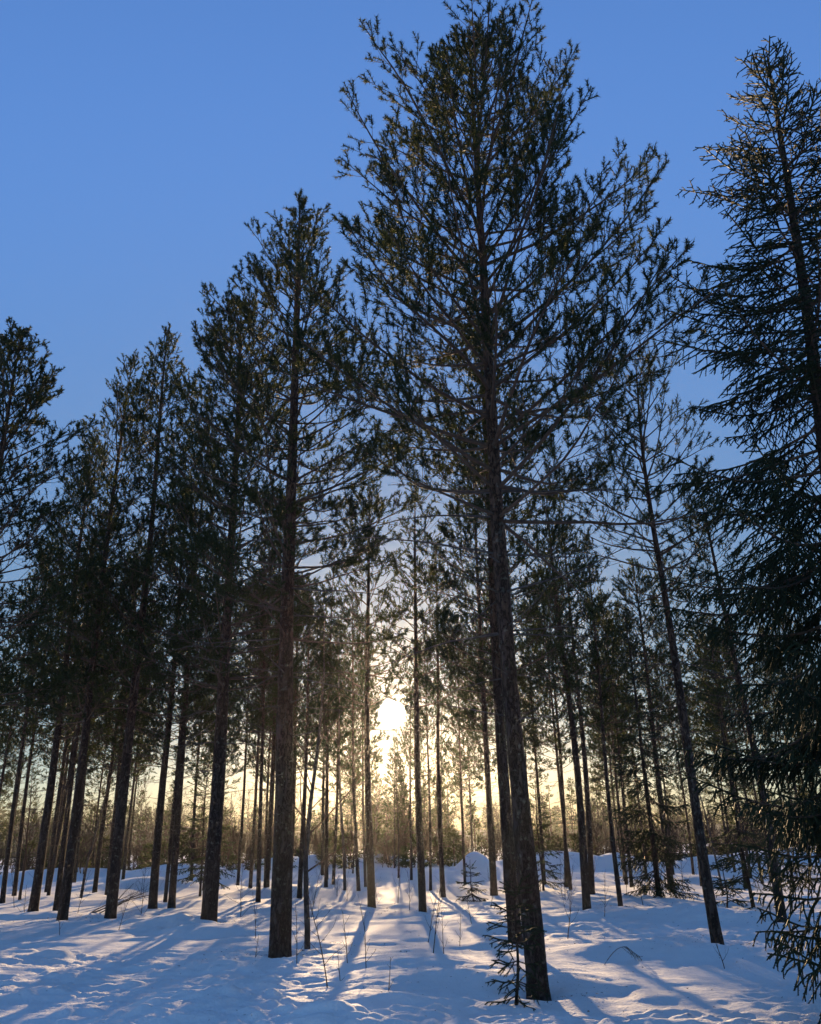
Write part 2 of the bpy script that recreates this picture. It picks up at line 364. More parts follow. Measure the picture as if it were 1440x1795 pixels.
def pine_crown(seed, H, r0, dead0, live0, Rmax, path, prof, lod, dens=1.0, spread=1.0):
    """-> dict of polylines; lod 0 = near, 1 = middle, 2 = far"""
    rng = np.random.default_rng(seed)
    zs = []; z = dead0
    while z < H - 0.18:
        n = rng.integers(4, 7) if z > live0 else rng.integers(3, 6)
        a0 = rng.uniform(0, 6.28)
        for k in range(n): zs.append((z + rng.normal(0, .05), a0 + k * 6.283 / n + rng.normal(0, .28)))
        if rng.random() < .5 and z > live0: zs.append((z + rng.uniform(.1, .3), rng.uniform(0, 6.28)))
        z += rng.uniform(0.34, 0.52) * (1.25 if z < live0 else 1.0)
    zs = np.array(zs); z = np.minimum(zs[:, 0], H - 0.1); az = zs[:, 1]; n = len(z)
    t = np.clip((z - live0) / (H - live0), 0, 1); dead = z < live0
    dead |= (t < .22) & (rng.random(n) < .35 * (1 - t / .22))
    L = Rmax * np.interp(t, PROF_T, prof) * rng.uniform(.72, 1.16, n)
    ddead = rng.uniform(.3, .95, n) * Rmax * np.clip(.45 + .55 * (z - dead0) / max(live0 - dead0, .1), .3, 1)
    L = np.where(dead, np.minimum(L, ddead), L)
    el = np.interp(t, [0, .2, .5, .8, 1], [3, 11, 26, 44, 72]) + rng.normal(0, 7, n)
    el = np.where(dead, rng.normal(2, 11, n), el)
    L = L / np.maximum(np.cos(np.radians(np.clip(el + 6, 0, 55))), .55)
    el = np.radians(el)
    d = np.stack([np.cos(el) * np.cos(az), np.cos(el) * np.sin(az), np.sin(el)], -1)
    off = path(z); start = np.concatenate([off, z[:, None]], -1)
    up = np.array([0, 0, 1.0])
    bend = up[None] * np.where(dead, -.12, np.interp(t, [0, .3, 1], [.30, .42, .30]))[:, None]
    K = 9 if lod == 0 else 6
    P = grow(rng, start, d, L, K, bend, .055 if lod == 0 else .07)
    rb = np.minimum(.0072 * L + .0035, r0 * .42) * np.where(dead, .72, 1)
    s = np.linspace(0, 1, K)
    RB = rb[:, None] * (1 - .86 * s[None]) + .0016
    live = ~dead
    # secondaries
    c2 = np.where(dead, L / .17, L / (.14 if lod == 0 else .15) * dens) * rng.uniform(.8, 1.15, n)
    id2, p2, t2, s2, k2 = spawn(rng, P, c2, np.where(dead, .3, .2 + .14 * (1 - t)), np.where(dead, .98, .985))
    side = nrm(np.cross(t2, up)) * np.where(k2 % 2 == 0, 1, -1)[:, None]
    roll = rng.normal(0, .75, len(id2))
    perp = side * np.cos(roll)[:, None] + np.cross(t2, side) * np.sin(roll)[:, None]
    sp = np.radians(rng.normal(46, 10, len(id2)))
    d2 = t2 * np.cos(sp)[:, None] + perp * np.sin(sp)[:, None] + up * np.where(dead[id2], -.05, .14)[:, None]
    L2 = (.50 * (1 - s2) * L[id2] + .13) * rng.uniform(.5, 1.2, len(id2))
    L2 = np.minimum(L2, 1.15) * np.where(dead[id2], .6, 1)
    K2 = 4 if lod else 3
    P2 = grow(rng, p2, d2, L2, K2, up[None] * np.where(dead[id2], .0, .38)[:, None], .13)
    R2 = (np.minimum(.005 * L2 + .0018, .008) * np.where(dead[id2], .8, 1))[:, None] * (1 - .7 * np.linspace(0, 1, K2)[None]) + (.0008, .0018, .0026)[lod]
    # tertiaries
    live2 = live[id2]
    bare = rng.random(len(id2)) < .10
    c3 = np.where(live2 & ~bare, L2 / (.165 if lod == 0 else .20) * dens * rng.uniform(.7, 1.2, len(id2)), np.where(live2, 1, 0))
    id3, p3, t3, s3, k3 = spawn(rng, P2, c3, .22, .98)
    side3 = nrm(np.cross(t3, up)) * np.where(k3 % 2 == 0, 1, -1)[:, None]
    ro3 = rng.normal(0, .9, len(id3)); perp3 = side3 * np.cos(ro3)[:, None] + np.cross(t3, side3) * np.sin(ro3)[:, None]
    sp3 = np.radians(rng.normal(44, 11, len(id3)))
    d3 = t3 * np.cos(sp3)[:, None] + perp3 * np.sin(sp3)[:, None] + up * .32
    L3 = (.38 * (1 - s3) * L2[id3] + .09) * rng.uniform(.6, 1.3, len(id3)); L3 = np.minimum(L3, .42)
    P3 = grow(rng, p3, d3, L3, 3, up[None] * np.full((len(id3), 1), .40), .14)
    R3 = np.full((len(id3), 1), .0024) * np.array([[1.0, .8, .5]])
    return dict(rng=rng, P=P, R=RB, dead=dead, t=t, L=L, P2=P2, R2=R2, id2=id2, L2=L2, P3=P3, R3=R3, id3=id3, L3=L3, live2=live2, lod=lod, H=H, path=path)

def pine_needles(acc, c, n, nl, w, mat_i, keep=1.0):
    rng = c['rng']; body = (.5, .65, .9)[c['lod']]
    def shoot(P, L, want):
        a, b = P[:, -2], P[:, -1]
        d = nrm(b - a); ln = np.minimum(L, want)
        st = b - d * ln[:, None]
        brush(acc, rng, st, d, ln + .012, n, nl, w, 60, mat_i)
        tubes(acc, np.stack([st, b + d * .025], 1), np.tile(np.array([[.010, .017]]) * body, (len(st), 1)), 3, mat_i)
    k = rng.random(len(c['P3'])) < keep
    shoot(c['P3'][k], np.maximum(c['L3'][k], .12), rng.uniform(.12, .23, k.sum()))
    l2 = c['live2']; shoot(c['P2'][l2], c['L2'][l2], rng.uniform(.16, .30, l2.sum()))
    lv = ~c['dead']; shoot(c['P'][lv], c['L'][lv], rng.uniform(.22, .36, lv.sum()))
    # leader shoot at the very top
    H = c['H']; top = np.array([[*c['path'](np.array([H]))[0], H - .35]])
    for _ in range(3): brush(acc, rng, top, np.array([[0, 0, 1.0]]), np.array([.45]), n, nl, w, 40, mat_i)

def add_hero_pine(name, label, loc, H, dia, dead0, live0, Rmax, prof, seed, lean=(0, 0), amp=.06, needle=(20, .062, .0062), dens=1.0, lod=0, keep=1.0, split=True):
    path = sway_path(seed, amp, H, lean)
    root = thing(name, label, 'tree', loc)
    tr = link('trunk', trunk_mesh('trunk', H, dia / 2, path, 26, 90, M_PBARK, .07, seed), root)
    c = pine_crown(seed, H, dia / 2, dead0, live0, Rmax, path, prof, lod, dens)
    acc = Acc()
    pine_needles(acc, c, *needle, 0, keep)
    tubes(acc, c['P3'][:, [0, 2]], c['R3'][:, [0, 2]], 3, 1)
    if not split:
        wood = Acc(); tubes(wood, c['P'], c['R'], 5, 0); tubes(wood, c['P2'], c['R2'], 3, 0)
    crown = link('crown', acc.mesh('crown', [M_PINE, M_TWIG], False), root)
    if not split:
        link('branchwork', wood.mesh('branchwork', [M_TWIG]), crown, 'stuff'); return root
    order = np.argsort(c['id2'], kind='stable'); bounds = np.searchsorted(c['id2'][order], np.arange(len(c['P']) + 1))
    for b in range(len(c['P'])):
        w = Acc(); tubes(w, c['P'][b:b + 1], c['R'][b:b + 1], 6, 0)
        ch = order[bounds[b]:bounds[b + 1]]
        if len(ch): tubes(w, c['P2'][ch], c['R2'][ch], 3, 0)
        d = c['dead'][b]
        link('dead_branch' if d else 'branch', w.mesh('dead_branch' if d else 'branch', [M_DEAD if d else M_TWIG]), tr if d else crown)
    return root

# shared crowns for the stand behind
def make_variant(seed, H, r0, dead0, live0, Rmax, prof, lod, needle, dens, keep=1.0):
    path = sway_path(seed, .07, H)
    c = pine_crown(seed, H, r0, dead0, live0, Rmax, path, prof, lod, dens)
    acc = Acc(); pine_needles(acc, c, *needle, 0, keep)
    wood = Acc(); tubes(wood, c['P'], c['R'], 4, 0); tubes(wood, c['P2'], c['R2'], 3, 0)
    if lod == 1: tubes(acc, c['P3'][:, [0, 2]], c['R3'][:, [0, 2]], 3, 1)
    return dict(H=H, R=Rmax, path=path, crown=acc.mesh('crown', [M_PINE, M_TWIG], False), wood=wood.mesh('branchwork', [M_TWIG]))

VN = (17, .084, .0185)
VAR = [make_variant(101, 15, .13, 1.5, 4.4, 2.0, PROF_CONE, 1, VN, .95),
       make_variant(102, 15, .13, 1.4, 4.1, 2.0, PROF_SLIM, 1, VN, .92),
       make_variant(103, 15, .13, 1.7, 4.8, 2.0, PROF_WIDE, 1, VN, .92),
       make_variant(104, 11, .10, 1.5, 4.3, 1.5, PROF_SLIM, 1, VN, .85),
       make_variant(105, 11, .10, 1.5, 4.6, 1.5, PROF_CONE, 1, VN, .80)]
FN = (10, .11, .028)
FAR = [make_variant(201, 13, .10, 1.3, 4.4, 1.6, PROF_SLIM, 2, FN, .85),
       make_variant(202, 13, .10, 1.5, 5.0, 1.6, PROF_CONE, 2, FN, .82),
       make_variant(203, 13, .10, 1.3, 4.2, 1.6, PROF_WIDE, 2, FN, .80)]

def add_pine(name, label, x, y, H, dia, R, var, yaw, seed, group=None, tilt=(0, 0)):
    root = thing(name, label, 'tree', (x, y, ground_z(x, y) - .03), group, yaw)
    tr = np.random.default_rng(seed).normal(0, .011, 2)
    root.rotation_euler = (Matrix.Rotation(tilt[0] + tr[0], 3, 'Y') @ Matrix.Rotation(tr[1], 3, 'X') @ Matrix.Rotation(yaw, 3, 'Z')).to_euler()
    sx, sz = R / var['R'], H / var['H']
    p0 = var['path']
    path = lambda z: p0(np.asarray(z) / sz) * sx
    far = y > 30
    link('trunk', trunk_mesh('trunk', H, dia / 2, path, 8 if far else 14, 18 if far else 40, M_PBARK, .05, seed), root)
    cr = link('crown', var['crown'], root); cr.scale = (sx, sx, sz)
    link('branchwork', var['wood'], cr, 'stuff')
    return root

def spruce(name, label, loc, H, dia, Rmax, seed, z0, needle, step=.22, hang=1.0, prof=None, lean=(0, 0), nmat=None, group=None, split=True, dens=1.0, cat='tree', whorl=0):
    rng = np.random.default_rng(seed)
    path = sway_path(seed, .03, H, lean)
    root = thing(name, label, cat, loc, group)
    tr = link('trunk', trunk_mesh('trunk', H, dia / 2, path, 16, 60, M_SBARK, .04, seed), root)
    zs = []; z = z0
    while z < H - .12:
        n = rng.integers(4, 6) + whorl; a0 = rng.uniform(0, 6.28)
        for k in range(n): zs.append((z + rng.normal(0, .04), a0 + k * 6.283 / n + rng.normal(0, .3)))
        z += rng.uniform(.8, 1.2) * step * (1 + .5 * z / H)
    zs = np.array(zs); z = np.clip(zs[:, 0], .05, H - .06); az = zs[:, 1]; n = len(z); t = z / H
    base = np.interp(t, [0, .12, .35, .6, .8, .93, 1], prof if prof is not None else [.95, 1, .88, .64, .40, .22, .12])
    L = Rmax * base * rng.uniform(.68, 1.15, n) + .06
    el = np.radians(np.interp(t, [0, .3, .6, .85, 1], [-12, -8, 6, 32, 58]) + rng.normal(0, 6, n))
    d = np.stack([np.cos(el) * np.cos(az), np.cos(el) * np.sin(az), np.sin(el)], -1)
    start = np.concatenate([path(z), z[:, None]], -1); up = np.array([0, 0, 1.0])
    P = grow(rng, start, d, L, 9, up[None] * np.interp(t, [0, .4, .8, 1], [-.02, .10, .25, .1])[:, None], .05)
    # arch: sag in the middle, tip lifted
    sl = np.linspace(0, 1, 9)
    P[:, :, 2] += (-(.16 * hang) * np.sin(sl * math.pi)[None] ** 1.3 * (L * np.clip(1 - t, 0, 1))[:, None])
    RB = (.008 * L + .003)[:, None] * (1 - .85 * sl[None]) + .0015
    c2 = L / .058 * dens
    id2, p2, t2, s2, k2 = spawn(rng, P, c2, .14, .985)
    side = nrm(np.cross(t2, up)) * np.where(k2 % 2 == 0, 1, -1)[:, None]
    sp = np.radians(rng.normal(50, 15, len(id2)))
    low = np.clip(1.15 - 1.25 * t[id2], 0, 1) * hang
    d2 = t2 * np.cos(sp)[:, None] + side * np.sin(sp)[:, None] - up * (.55 * low * rng.uniform(.2, 1.5, len(id2)))[:, None]
    L2 = np.minimum((.42 * (1 - s2) * L[id2] + .10) * rng.uniform(.6, 1.2, len(id2)), .75)
    P2 = grow(rng, p2, d2, L2, 5, -up[None] * (.75 * low)[:, None], .09)
    R2 = np.full((len(id2), 1), .0028) * (1 - .6 * np.linspace(0, 1, 5)[None])
    c3 = L2 / .10 * dens
    id3, p3, t3, s3, k3 = spawn(rng, P2, c3, .15, .95)
    side3 = nrm(np.cross(t3, up + .01)) * np.where(k3 % 2 == 0, 1, -1)[:, None]
    low3 = low[id2 * 0 + np.arange(len(id2))][id3] if len(id3) else np.zeros(0)
    d3 = t3 * .7 + side3 * .6 - up * (.8 * low3 * rng.uniform(.1, 1.3, len(id3)))[:, None]
    L3 = np.minimum((.4 * (1 - s3) * L2[id3] + .06) * rng.uniform(.6, 1.2, len(id3)), .32)
    P3 = grow(rng, p3, d3, L3, 3, -up[None] * (.6 * low3)[:, None], .06)
    R3 = np.full((len(id3), 1), .0018) * np.array([[1, .8, .5]])
    per, nl, w = needle; rope = nl * .5
    acc = Acc()
    def clothe(P, L, s0=0):
        K = P.shape[1]
        for k in range(s0, K - 1):
            seg = P[:, k + 1] - P[:, k]; ln = np.linalg.norm(seg, axis=1)
            m = np.maximum(1, (ln * per).astype(int))
            for cnt in np.unique(m):
                q = m == cnt
                brush(acc, rng, P[q, k], seg[q], ln[q], int(cnt), nl, w, 55, 0)
    clothe(P, L, 1); clothe(P2, L2); clothe(P3, L3)
    tubes(acc, P3[:, [0, 2]], np.tile(np.array([[.62, .45]]) * rope, (len(P3), 1)), 3, 0)
    tubes(acc, P2[:, [0, 1, 2, 4]], np.tile(np.array([[.75, .75, .7, .45]]) * rope, (len(P2), 1)), 3, 0)
    tubes(acc, P[:, 3:], np.tile(np.array([[.8, .8, .8, .8, .7, .5]]) * rope, (len(P), 1)), 4, 0)
    crown = link('crown', acc.mesh('crown', [nmat or M_SPRUCE, M_TWIG], False), root)
    if split:
        for b in range(n):
            wd = Acc(); tubes(wd, P[b:b + 1], RB[b:b + 1], 6, 0); link('branch', wd.mesh('branch', [M_TWIG]), crown)
    else:
        wd = Acc(); tubes(wd, P, RB, 4, 0); link('branchwork', wd.mesh('branchwork', [M_TWIG]), crown, 'stuff')
    return root

# ------------------------------------------------------------------ the near trees
def gp(x, y): return (x, y, ground_z(x, y) - .03)

add_hero_pine('pine_tree', 'tallest big pine with thick dark trunk standing nearest right of the sun', gp(1.29, 10.29), 15.0, .25, 3.0, 5.4, 3.2, np.array([.85, 1.0, 1.0, .90, .60, .29, .13, .05]), 11, dens=1.0, keep=.97, needle=(40, .070, .0092))
add_hero_pine('pine_tree', 'thick grey-trunked pine left of the sun with pointed upright top', gp(-2.07, 13.75), 14.1, .33, 2.7, 4.9, 2.55, PROF_CONE, 12, dens=1.0, needle=(34, .072, .0115))
add_hero_pine('pine_tree', 'stout pine with flared snow-banked base and dense broad crown, left of the thick grey one', gp(-4.38, 19.01), 15.4, .34, 2.6, 4.6, 2.7, PROF_WIDE, 13, lean=(-.006, 0), dens=.9, lod=1, keep=1.0, needle=(24, .076, .0155))
add_hero_pine('pine_tree', 'full-crowned pine cut off by the left edge of the photo', gp(-8.85, 16.1), 12.5, .28, 1.8, 3.4, 2.3, PROF_SLIM, 19, dens=1.0, lod=1, needle=(25, .076, .0165))
add_hero_pine('pine_tree', 'slender reddish pine with sparse crown, right of the tallest pine', gp(4.47, 13.85), 10.2, .175, 3.2, 5.2, 1.75, PROF_SLIM, 15, amp=.10, dens=.72, needle=(34, .070, .0082))

# ------------------------------------------------------------------ the stand of pines: x, y, height, trunk diameter, crown radius, crown, short name, label
ROW = 'pines of the planted stand'
STAND = [
 (-7.16, 21.18, 16.3, .275, 2.1, 0, 'third left row pine', 'tall straight pine, third trunk from the left in the left front row'),
 (-8.39, 21.46, 15.6, .25, 1.9, 1, 'second left row pine', 'tall pine with brown litter at its base, second trunk in the left front row'),
 (-10.72, 25.29, 14.6, .27, 2.0, 2, 'first left row pine', 'tall dark pine, first trunk from the left in the left front row'),
 (-7.39, 25.25, 12.6, .25, 1.8, 1, 'brushwood pine', 'pine with a heap of dead branches against its foot'),
 (-6.88, 25.32, 15.4, .21, 1.8, 0, 'neighbour of the brushwood pine', 'narrow pine just right of the one with dead branches at its foot'),
 (-10.20, 25.56, 12.5, .16, 1.3, 3, 'hidden left pine', 'slim pine half hidden behind the second trunk of the left front row'),
 (-15.32, 37.25, 15.0, .22, 1.8, 2, 'back left pine', 'reddish pine standing back between the first two trunks of the left row'),
 (-14.72, 32.91, 12.4, .16, 1.4, 4, 'far left slanting pine', 'thin dark pine slanting up at the far left, nearest the photo edge'),
 (-12.41, 34.62, 15.0, .18, 1.5, 1, 'left background pine', 'left of a pair of thin pines between second and third left row trunks'),
 (-11.43, 33.20, 13.8, .17, 1.5, 0, 'paired background pine', 'right of a pair of thin pines, close behind the third left row trunk'),
 (-14.22, 43.29, 14.1, .16, 1.4, 5, 'remote left pine', 'remote thin pine just right of the third left row trunk'),
 (-8.03, 40.12, 14.6, .15, 1.5, 5, 'first of three thin pines', 'leftmost of three thin pines between the stout and the thick grey pine'),
 (-7.11, 38.22, 15.0, .17, 1.5, 6, 'second of three thin pines', 'middle one of three thin pines between the stout and the thick grey pine'),
 (-6.81, 40.15, 13.1, .15, 1.4, 7, 'third of three thin pines', 'rightmost of three thin pines between the stout and the thick grey pine'),
 (-3.82, 29.13, 10.6, .17, 1.3, 3, 'pine behind the birch', 'thin pine just left behind the bare birch sapling'),
 (-3.81, 37.36, 14.0, .17, 1.4, 6, 'slim pine right of the birch', 'slim background pine right of the bare birch sapling'),
 (-2.24, 34.09, 11.6, .15, 1.2, 7, 'pine left of the sunlit pair', 'slim pine left of the straight trunk under the sun'),
 (-2.16, 37.17, 11.3, .12, 1.1, 5, 'thin stem left of the sun', 'very thin pine stem touching the left side of the straight trunk under the sun'),
 (-1.20, 23.43, 12.1, .215, 1.55, 3, 'left sun pine', 'straight pine with backlit rim and long shadow, just left of the sun'),
 (-0.30, 42.0, 9.4, .13, .9, 7, 'thin stem below the sun', 'thin pine stem directly below the sun'),
 (0.10, 21.35, 11.0, .19, 1.45, 4, 'right sun pine', 'straight pine with forked long shadow, just right of the sun'),
 (0.47, 33.87, 9.9, .11, 1.0, 5, 'thin stem right of the sun', 'very thin pine close on the right of the pine with the forked shadow'),
 (0.81, 29.43, 12.1, .17, 1.3, 4, 'pine before the mound', 'slim pine left of the round snow mound'),
 (2.35, 28.01, 16.0, .22, 1.8, 0, 'pine right of the mound', 'pine right of the round snow mound, just left of the twin of the tallest pine'),
 (1.55, 14.84, 12.6, .235, 1.7, 2, 'twin of the tallest pine', 'slimmer reddish pine close on the left of the tallest pine, behind the small spruce'),
 (3.67, 19.89, 10.2, .19, 1.5, 3, 'front of the crossed pair', 'front pine of the crossing pair right of the tallest pine'),
 (5.00, 26.08, 12.4, .18, 1.5, 4, 'back of the crossed pair', 'rear pine of the crossing pair right of the tallest pine'),
 (4.41, 19.86, 8.8, .11, 1.1, 4, 'thin dark pine', 'thin dark pine between the crossing pair and the drooping spruce'),
 (7.38, 31.97, 10.3, .12, 1.1, 5, 'left twin stem', 'left of two thin stems behind the thin dark pine'),
 (6.70, 28.34, 9.7, .12, 1.1, 6, 'right twin stem', 'right of two thin stems behind the thin dark pine'),
 (5.39, 32.76, 12.5, .14, 1.3, 7, 'stem left of the pair', 'thin pine left of the crossing pair, right of the tallest pine'),
 (7.17, 25.65, 9.7, .20, 1.5, 2, 'pine behind the spruce', 'pine with grey lower trunk directly behind the drooping spruce'),
 (8.70, 27.64, 10.7, .14, 1.3, 3, 'pine behind the slender reddish pine', 'thin pine partly hidden behind the slender reddish leaning pine'),
 (7.05, 17.81, 9.4, .19, 1.5, 4, 'dark right pine', 'dark leaning pine at the right in front of the hanging spruce branches'),
 (10.25, 28.35, 9.4, .11, 1.1, 4, 'thin right stem', 'thin pine far behind the olive young spruce on the right'),
 (4.81, 34.29, 12.0, .13, 1.2, 6, 'stem beside the tallest pine', 'thin stem close on the right of the tallest pine trunk'),
 (3.46, 34.85, 12.7, .11, 1.2, 5, 'stem between the tallest pines', 'thin stem showing between the tallest pine and its slimmer twin'),
 (-9.92, 39.35, 15.0, .15, 1.5, 7, 'stem left of the stout pine', 'thin pine just left of the stout flared pine'),
 (-9.64, 43.09, 15.0, .14, 1.4, 5, 'remote stem at the stout pine', 'remote thin pine seen just right of the stout flared pine'),
 (-17.01, 44.48, 15.5, .17, 1.6, 6, 'remote stem behind the left row', 'remote pine between the second left row trunk and the thin pair'),
 (2.00, 38.40, 11.6, .12, 1.1, 7, 'stem at the mound', 'thin pine rising in front of the round snow mound'),
 (-6.13, 41.53, 14.4, .13, 1.4, 6, 'stem behind the thick grey pine', 'thin far pine close behind the right side of the thick grey pine'),
]
NICK = [(1.29, 10.29, 'tallest pine'), (-2.07, 13.75, 'thick grey pine'), (-4.38, 19.01, 'stout flared pine'), (4.47, 13.85, 'slender reddish pine'),
        (-1.75, 14.5, 'bare birch sapling'), (5.91, 22.3, 'drooping spruce'), (7.41, 20.19, 'olive young spruce')]
ALLV = VAR + FAR
for i, (x, y, H, dia, R, v, nick, label) in enumerate(STAND):
    tilt = (0, 0); yaw = (i * 2.399) % 6.283
    if nick == 'dark right pine': tilt = (-.035, 0); yaw = 0
    add_pine('pine_tree', label, x, y, H, dia, R, ALLV[v], yaw, 300 + i, ROW, tilt)
    NICK.append((x, y, nick))

def screen(x, y, z=1.2):
    q = Vector((x, y, z - EYE)); D = q.dot(FWD)
    return q.dot(RIGHT) / D, q.dot(UP) / D
USED = set()
def beside(x, y, what):
    """a label that places a thing by the named tree it shows next to"""
    sx = screen(x, y)[0]
    for nx, ny, nk in sorted(NICK, key=lambda k: abs(screen(k[0], k[1])[0] - sx) + .004 * abs(math.hypot(k[0], k[1]) - math.hypot(x, y))):
        s = 'right' if sx > screen(nx, ny)[0] else 'left'
        lab = f'{what} just {s} of the {nk}'
        if lab not in USED: USED.add(lab); return lab

# pines standing deeper in the wood
rng = np.random.default_rng(77)
placed = [(a[0], a[1]) for a in STAND] + [(n[0], n[1]) for n in NICK]
deep = 0; tries = 0
while deep < 54 and tries < 4000:
    tries += 1
    y = rng.uniform(27, 58); x = rng.uniform(-.60, .60) * y
    az = math.degrees(math.atan2(x, y))
    if abs(az + 1.5) < 1.7 or (y > 44 and abs(az + 1.5) < 4): continue
    if -2.6 < x < 1.0 and y > 30: continue
    if min(math.hypot(x - a, y - b) for a, b in placed) < 1.9: continue
    placed.append((x, y)); deep += 1
    H = rng.uniform(10, 15) * (1.0 if x < 1 else .85)
    add_pine('pine_tree', beside(x, y, 'slim far pine'), x, y, H, .012 * H * rng.uniform(.8, 1.15), rng.uniform(1.1, 1.6), FAR[deep % 3], rng.uniform(0, 6.28), 900 + deep, 'pines deep in the wood')

for i, (x, y, H) in enumerate([(-3.4, 47.0, 5.4), (-2.6, 56.0, 5.0), (-1.0, 59.0, 5.4), (.6, 57.5, 4.8), (1.7, 58.0, 5.6), (-4.2, 57.0, 8.2), (3.0, 58.0, 8.0), (-1.28, 50.0, 7.1), (-.95, 44.0, 5.9)]):
    add_pine('pine_tree', beside(x, y, 'low thin pine'), x, y, H, .085, .75 + .05 * (i % 4), FAR[i % 3], i * 1.3, 1200 + i, 'low pines under the sun')

# ------------------------------------------------------------------ spruces
spruce('spruce_tree', 'large dark spruce with hanging branches at the right edge', gp(4.05, 8.0), 11.4, .24, 1.95, 41, .75, (72, .0235, .0095), step=.225, hang=1.05, whorl=1, dens=1.0, lean=(.076, 0),
       prof=[.62, .74, .98, .88, .54, .26, .10])
spruce('young_spruce', 'small sparse spruce seedling at the foot of the tallest pine', gp(.95, 9.45), 1.35, .026, .27, 42, .10, (420, .017, .0045), step=.14, hang=.6, dens=1.0, prof=[1, .8, .95, .9, .6, .4, .2])
spruce('spruce_tree', 'drooping dark spruce behind the sunlit snow right of the crossing pines', gp(5.91, 22.3), 7.2, .14, 1.15, 43, .45, (60, .026, .016), step=.24, hang=.7, split=False, dens=.85)
spruce('young_spruce', 'olive young spruce standing left of the hanging spruce branches', gp(7.41, 20.19), 4.8, .08, 1.0, 44, .7, (64, .024, .013), step=.22, hang=.4, nmat=M_YOUNG, split=False, dens=.8)
spruce('young_spruce', 'olive bushy young spruce between the brushwood pine and the stout pine', gp(-7.6, 31.5), 4.6, .08, 1.3, 45, .8, (48, .030, .018), step=.26, hang=.4, nmat=M_YOUNG, split=False, dens=.7)
spruce('young_spruce', 'tiny spruce seedling in the snow left of the round mound', gp(1.5, 24.5), 1.1, .03, .42, 46, .1, (95, .028, .012), step=.15, hang=.4, split=False, dens=.8)
spruce('young_spruce', 'young spruce behind the gap right of the tallest pine', gp(4.3, 31.0), 3.6, .07, .95, 47, .4, (48, .030, .018), step=.24, hang=.4, nmat=M_YOUNG, split=False, dens=.7)
spruce('young_spruce', 'olive spruce far back on the right behind the dark leaning pine', gp(11.2, 27.0), 5.4, .09, 1.2, 48, .5, (48, .030, .018), step=.26, hang=.4, nmat=M_YOUNG, split=False, dens=.7)
spruce('young_spruce', 'low spruce seedling left of the dark leaning pine', gp(6.55, 19.4), 1.0, .03, .5, 49, .08, (95, .028, .012), step=.14, hang=.4, split=False, dens=.8)

# ------------------------------------------------------------------ bare birches, saplings, twigs
def bare_tree(name, label, loc, H, r0, seed, nb, low=.15, mt=None, spread=42, group=None, parts=True, lean=(0, 0), cat='tree', bl=.42):
    rng = np.random.default_rng(seed); up = np.array([0, 0, 1.0])
    S = grow(rng, np.array([[0, 0, -.1]]), np.array([[lean[0], lean[1], 1.0]]), np.array([H + .1]), 12, up[None] * .05, .035)
    SR = r0 * (1 - .9 * np.linspace(0, 1, 12))[None] + .0015
    _, p, t, s, k = spawn(rng, S, np.array([nb]), low, .98)
    az = k * 2.4 + rng.normal(0, .5, len(k)); el = np.radians(rng.normal(spread, 10, len(k)))
    d = np.stack([np.cos(az) * np.cos(el), np.sin(az) * np.cos(el), np.sin(el)], -1)
    L = (bl * H * (1 - s) ** .8 + .10 * min(H, 1.5)) * rng.uniform(.5, 1.15, len(k))
    B = grow(rng, p, d, L, 7, up[None] * .4, .09); BR = (SR[0, 0] * .38 * (1 - s) + .0014)[:, None] * (1 - .8 * np.linspace(0, 1, 7)[None]) + .0007
    id2, p2, t2, s2, k2 = spawn(rng, B, L / .16, .2, .98)
    d2 = t2 * .75 + rng.normal(0, .55, t2.shape) + up * .2
    L2 = (.35 * L[id2] * (1 - s2) + .08) * rng.uniform(.5, 1.3, len(id2))
    T = grow(rng, p2, d2, L2, 4, up[None] * .25 + 0 * d2, .12); TR = np.full((len(T), 4), .0014) * np.linspace(1, .5, 4)[None]
    mt = mt or M_SHRUB
    if parts:
        root = thing(name, label, cat, loc, group)
        a = Acc(); tubes(a, S, SR, 10); link('trunk', a.mesh('trunk', [mt]), root)
        a = Acc(); tubes(a, B, BR, 4); tubes(a, T, TR, 3); link('crown', a.mesh('crown', [M_SHRUB]), root)
        return root
    a = Acc(); tubes(a, S, SR, 5); tubes(a, B, BR, 3); tubes(a, T, TR, 3)
    o = link(name, a.mesh(name, [mt])); o.location = loc
    return tag(o, label, cat, group)

bare_tree('birch_tree', 'bare birch sapling with fanned twigs close right of the thick grey pine', gp(-1.75, 14.5), 5.4, .05, 61, 22, .22, M_BIRCH)
bare_tree('birch_tree', 'pale thin birch left of the straight trunk under the sun', gp(-2.58, 31.93), 9.0, .06, 62, 26, .3, M_BIRCH, bl=.2)
bare_tree('birch_tree', 'small crooked bare birch between the second and third left row trunks', gp(-11.2, 30.0), 5.0, .05, 63, 20, .25, M_BIRCH)
bare_tree('birch_tree', 'small dark bare birch left of the first left row trunk', gp(-13.0, 29.5), 4.0, .05, 64, 20, .2, M_SHRUB)
bare_tree('birch_tree', 'thin bare birch right of the drooping spruce', gp(7.9, 23.5), 4.5, .03, 65, 18, .2, M_BIRCH)
bare_tree('birch_tree', 'thin grey birch stem between the sun and the round mound', gp(1.05, 38.0), 8.0, .05, 66, 22, .3, M_BIRCH, bl=.2)

